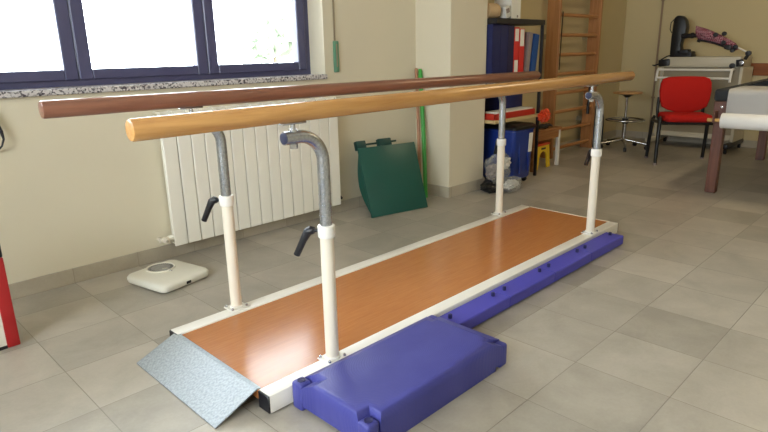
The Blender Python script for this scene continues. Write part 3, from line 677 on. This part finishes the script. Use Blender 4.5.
for y in (1.83, 2.575):
    link('rail_bracket', MB().tube([(7.05, y, .865), (7.0, y, .866), (6.978, y, .85), (6.965, y, .81), (6.955, y, .765), (6.953, y, .735)], .013, n=12), 'white', t)
t = thing('arm_exerciser', 'black motorised arm exerciser with plaid forearm cushion on the cart', 'exercise machine', (7.2, 2.3, .993))
EX = t
XC = 7.10
prof = [(2.537, 1.02), (2.540, 1.20), (2.533, 1.40), (2.505, 1.432), (2.45, 1.428), (2.405, 1.385), (2.383, 1.31), (2.388, 1.24), (2.415, 1.19), (2.43, 1.12), (2.41, 1.04), (2.425, .995), (2.52, .995)]
link('backrest_pad', MB().prism(prof, 'x', XC-.05, XC+.05, .018, seg=3), 'vinyl', t, ang=50)
link('machine_base', MB().box(XC-.05, XC+.10, 2.30, 2.535, .993, 1.020, .008, 2).box(XC-.05, XC+.05, 2.34, 2.47, 1.015, 1.075, .015, 3).cyl((XC-.05, 2.33, 1.03), (XC+.09, 2.33, 1.03), .022, n=18, bev=.004), 'black', t)
link('pad_strap', MB().tube([(XC-.052, 2.52, 1.395), (XC-.054, 2.552, 1.36), (XC-.054, 2.556, 1.29), (XC-.052, 2.535, 1.25)], .005, n=8), 'black', t)
link('support_arm', MB().tube([(XC-.05, 2.42, 1.208), (XC-.06, 2.36, 1.214), (XC-.06, 2.27, 1.215)], [.028, .024, .022], n=14).cyl((XC-.06, 2.33, 1.216), (XC-.06, 2.30, 1.217), .030, n=16, bev=.004), 'black', t)
s = MB()
def arm_ring(y, z, hh, hx): return [(XC-.06+hx*math.cos(2*PI*k/24), y+.30*hh*math.sin(2*PI*k/24), z+hh*math.sin(2*PI*k/24)) for k in range(24)]
s.loft([arm_ring(2.275, 1.235, .045, .03), arm_ring(2.262, 1.238, .078, .055), arm_ring(2.15, 1.205, .074, .06), arm_ring(2.05, 1.170, .063, .055), arm_ring(1.94, 1.125, .048, .045), arm_ring(1.875, 1.092, .036, .036), arm_ring(1.862, 1.087, .020, .02)])
link('arm_cushion', s, 'plaid', t, ang=60)
link('cushion_frame', MB().tube([(XC-.10, 2.24, 1.165), (XC-.10, 2.12, 1.15), (XC-.10, 1.98, 1.095), (XC-.10, 1.87, 1.055)], .010, n=10).cyl((XC-.1, 2.245, 1.165), (XC-.1, 2.215, 1.155), .016, n=10), 'black', t)
for y, z, r in ((2.072, 1.215, .030), (1.990, 1.225, .028), (1.985, 1.135, .030), (1.93, 1.085, .034), (1.895, 1.055, .026), (1.87, 1.09, .030), (1.955, 1.09, .028)):
    link('adjusting_knob', MB().cyl((XC-.125, y, z), (XC-.095, y, z), r*.8, n=12, bev=.006).cyl((XC-.095, y, z), (XC-.05, y, z), r*.35, n=8), 'black', t)
link('push_rod', MB().cyl((XC-.06, 1.875, 1.092), (XC-.06, 1.765, 1.035), .008, n=12), 'white', t)
link('rod_end', MB().cyl((XC-.085, 1.755, 1.025), (XC-.035, 1.755, 1.025), .026, n=16, bev=.005).cyl((XC-.06, 1.755, 1.02), (XC-.075, 1.775, .965), .017, n=12), 'black', t)
hb = link('hub_plate', MB().box(XC-.085, XC-.062, 1.785, 1.852, .895, .965, .006, 2).xf(rotm(R(-8), 'X', (XC, 1.82, .93))), 'black', t)
link('hub_disc', MB().cyl((XC-.091, 1.800, .930), (XC-.085, 1.800, .930), .022, n=20, bev=.002), 'steel', hb)
link('hand_wheel', MB().cyl((XC-.095, 1.885, .902), (XC-.060, 1.885, .902), .026, n=20, bev=.005), 'black', t)
link('control_box', MB().box(7.03, 7.2, 2.515, 2.64, .90, .975, .012, 2).xf(rotm(R(-6), 'X', (7.1, 2.52, .93))), 'black', t)
link('power_cable', MB().tube([(7.05, 2.62, .965), (7.05, 2.56, 1.0), (7.07, 2.52, 1.015), (7.1, 2.46, 1.02)], .007, n=8).tube([(7.04, 2.63, .92), (7.03, 2.68, .90), (7.04, 2.70, .905)], .008, n=8), 'black', t)

EX.location.y -= .04
t = thing('wall_pipe', 'thin vertical painted pipe on the back wall beside the cart', 'pipe', (BX-.02, 2.785, 0))
link('pipe_run', MB().cyl((BX-.02, 2.785, 0), (BX-.02, 2.785, 2.6), .011, n=14), 'pipe', t)
for z in (.5, 1.62): link('pipe_clip', MB().box(BX-.035, BX, 2.768, 2.802, z, z+.02, .003, 1), 'pipe', t)

# ------------------------------------------------------------------ treatment table with paper sheet
t = thing('treatment_table', 'treatment table with dark brown wooden legs at the right edge', 'table', (5.86, .95, 0))
BM = rotm(R(2.2), 'Z', (4.93, 1.27, 0))
TX0, TX1, TY0, TY1 = 4.955, 6.82, .62, 1.275
EY = 1.385                                # the bed is a little wider than its paper cover
for x in (TX0+.005, TX1-.10):
    for y in (EY-.085, TY0-.09): link('leg', MB().box(x, x+.070, y, y+.075, 0, .62, .004, 1).xf(BM), 'bedwood', t)
link('frame_board', MB().box(TX0-.003, TX0+.03, TY0-.10, EY, .60, .705, .003, 1).xf(BM), 'bedwood', t)
link('frame_board', MB().box(TX1-.04, TX1-.01, TY0-.10, EY, .60, .705, .003, 1).xf(BM), 'bedwood', t)
link('frame_board', MB().box(TX0+.03, TX1-.04, EY-.03, EY, .60, .705, .003, 1).xf(BM), 'bedwood', t)
link('frame_board', MB().box(TX0+.03, TX1-.04, TY0-.10, TY0-.07, .60, .705, .003, 1).xf(BM), 'bedwood', t)
link('frame_bolt', MB().cyl((TX0-.008, EY-.055, .665), (TX0, EY-.055, .665), .010, n=16, bev=.002).xf(BM), 'steel', t)
o = link('padded_top', MB().box(TX0, TX1, TY0-.10, EY+.01, .705, .796, .022, 3).xf(BM), 'bag', t); o['label'] = 'charcoal vinyl padded top'
for y in (EY-.02, TY0-.03): link('roll_holder', MB().box(TX0-.095, TX0, y-.018, y-.002, .555, .64, .004, 1).xf(BM), 'bedwood', t)
t = thing('paper_sheet', 'white paper sheet covering the treatment table top and hanging down its end', 'sheet', (5.8, .95, .8))
# profile in x-z swept along y: over the top, down the near end to the roll
s = MB(); ny = 14; rows = []
for j in range(ny+1):
    y = TY0-.004+(TY1+.022-TY0+.004)*j/ny
    wv = .0025*math.sin(j*1.9)+.002*math.sin(j*.7+1)
    rows.append([(TX1-.06, y, .7975), (TX1-.6, y, .7985), (5.4, y, .7985), (TX0+.03, y, .7990), (TX0+.006, y, .796), (TX0-.010, y, .783), (TX0-.016+wv, y, .755), (TX0-.017+wv*2, y, .70), (TX0-.016+wv*2, y, .65), (TX0-.012, y, .60)])
b = bmesh.new(); vs = [[b.verts.new(p) for p in r] for r in rows]
for A, B in zip(vs, vs[1:]):
    for k in range(len(A)-1): b.faces.new((A[k], A[k+1], B[k+1], B[k]))
bmesh.ops.solidify(b, geom=b.faces[:], thickness=.0012); bmesh.ops.recalc_face_normals(b, faces=b.faces)
s._merge(b); link('sheet', s.xf(BM), 'sheet', t, ang=60)
t = thing('paper_roll', 'thick white couch paper roll on a wooden dowel at the table end', 'paper roll', (4.885, .95, .575))
link('roll', MB().cyl((4.882, TY0+.04, .5725), (4.882, TY1-.015+.045, .5725), .056, n=44, bev=.004).xf(BM), 'sheet', t)
link('dowel', MB().cyl((4.882, TY0-.02, .5725), (4.882, TY1+.125, .5725), .013, n=16, bev=.003).xf(BM), 'dowel', t)

# ------------------------------------------------------------------ left edge
t = thing('framed_board', 'red framed white board with black top standing at the left wall', 'board', (.36, 2.6, 0))
link('board_panel', MB().box(.14, .428, 2.575, 2.62, .012, .40), 'paper', t, smooth=False)
for xa in (.424, .100): link('red_border', MB().box(xa, xa+.046, 2.568, 2.63, 0, .375, .005, 2), 'redborder', t)
link('bottom_strip', MB().box(.146, .424, 2.570, 2.63, 0, .012), 'black', t, smooth=False)
link('top_strip', MB().box(.10, .470, 2.566, 2.632, .375, .44, .006, 2), 'black', t)
t = thing('hanging_strap', 'black strap loop hanging on the wall at the left edge', 'strap', (.63, WY, .8))
link('strap_loop', MB().tube([(.585, 3.106, .95), (.615, 3.098, .90), (.642, 3.095, .85), (.658, 3.095, .80), (.662, 3.095, .765), (.65, 3.096, .735), (.63, 3.100, .715), (.60, 3.104, .72), (.58, 3.106, .80), (.585, 3.106, .90)], [.011, .011, .010, .008, .005, .004, .004, .004, .005, .009], n=10, closed=True), 'darkplastic', t)
link('wall_hook', MB().cyl((.583, WY, .948), (.583, 3.085, .952), .007, n=10), 'steel', t)

# ------------------------------------------------------------------ outside
struct('added_overhang', MB().box(-6, 12, 3.62, 5.0, 2.62, 2.80), 'ceil', smooth=False)  # unseen overhang, added to cut the high sky off the windows
struct('ground_outside', MB().box(-12, 20, 3.62, 40, -1.2, -1.0), 'ground', smooth=False)
def tree(x, y, hgt, sd, label):
    t = thing('tree', label, 'tree', (x, y, -1.0), 'trees outside the window')
    link('trunk', MB().tube([(x, y, -1), (x+.05, y, hgt*.3), (x, y, hgt*.6)], [.14, .11, .07], n=10), 'trunk', t)
    s = MB(); rr = random.Random(sd)
    for k in range(5): s.blob((x+rr.uniform(-.8, .8), y+rr.uniform(-.5, .5), hgt*.55+rr.uniform(0, .5)*hgt), (rr.uniform(.5, .9), rr.uniform(.5, .9), rr.uniform(.5, .8)), .4, 2.5, sd+k, 4, False)
    link('crown', s, 'leaf', t)
tree(12.9, 18.4, 2.0, 3, 'pale tree seen faintly through the right window pane')

# ------------------------------------------------------------------ light: the sky, windows, an added fill
wd_ = bpy.data.worlds.new('sky'); SC.world = wd_; wd_.use_nodes = True
bg = wd_.node_tree.nodes['Background']; bg.inputs['Color'].default_value = (.84, .93, 1, 1); bg.inputs['Strength'].default_value = 20.5
def portal(name, loc, rot, sx, sy):
    l = bpy.data.lights.new(name, 'AREA'); l.shape = 'RECTANGLE'; l.size = sx; l.size_y = sy; l.cycles.is_portal = True
    o = bpy.data.objects.new(name, l); COL.objects.link(o); o.location = loc; o.rotation_euler = rot
zc, zh = (WZ0+WZ1)/2, WZ1-WZ0
portal('window_daylight', ((WX0+WX1)/2, WY+.27, zc), (R(-90), 0, 0), WX1-WX0, zh)
portal('second_window_daylight', (sum(W2)/2, WY+.27, zc), (R(-90), 0, 0), W2[1]-W2[0], zh)
portal('rear_window_daylight', (LX-.16, .6, 1.65), (0, R(-90), 0), 1.4, 3.0)
def fill_light(name, loc, sx, sy, power, col):
    l = bpy.data.lights.new(name, 'AREA'); l.shape = 'RECTANGLE'; l.size = sx; l.size_y = sy; l.energy = power; l.color = col
    o = bpy.data.objects.new(name, l); COL.objects.link(o); o.location = loc
fill_light('warm_fill', (5.2, .6, CZ-.03), 1.2, .3, 22, (1, .80, .50))  # added warm fill over the far end, no fixture behind it

# ------------------------------------------------------------------ camera
cam = bpy.data.cameras.new('camera'); co = bpy.data.objects.new('camera', cam); COL.objects.link(co); SC.camera = co
fpx = 583.985; cam.sensor_fit = 'HORIZONTAL'; cam.sensor_width = 36; cam.lens = fpx/768*36; cam.clip_start = .05
r_ = Vector((.70328573, -.71066625, -.01851103)); u_ = Vector((.20613681, .17893777, .96202333)); f_ = Vector((.68036519, .68039309, -.27233885))
co.matrix_world = Matrix(((r_.x, u_.x, -f_.x, 0), (r_.y, u_.y, -f_.y, 0), (r_.z, u_.z, -f_.z, 1.12038), (0, 0, 0, 1)))

vs_ = SC.view_settings; vs_.view_transform = 'Standard'; vs_.look = 'None'; vs_.exposure = -0.06; vs_.gamma = 1.0; vs_.use_curve_mapping = False
SC.cycles.use_denoising = True; SC.cycles.max_bounces = 10; SC.cycles.diffuse_bounces = 6; SC.cycles.sample_clamp_indirect = 8
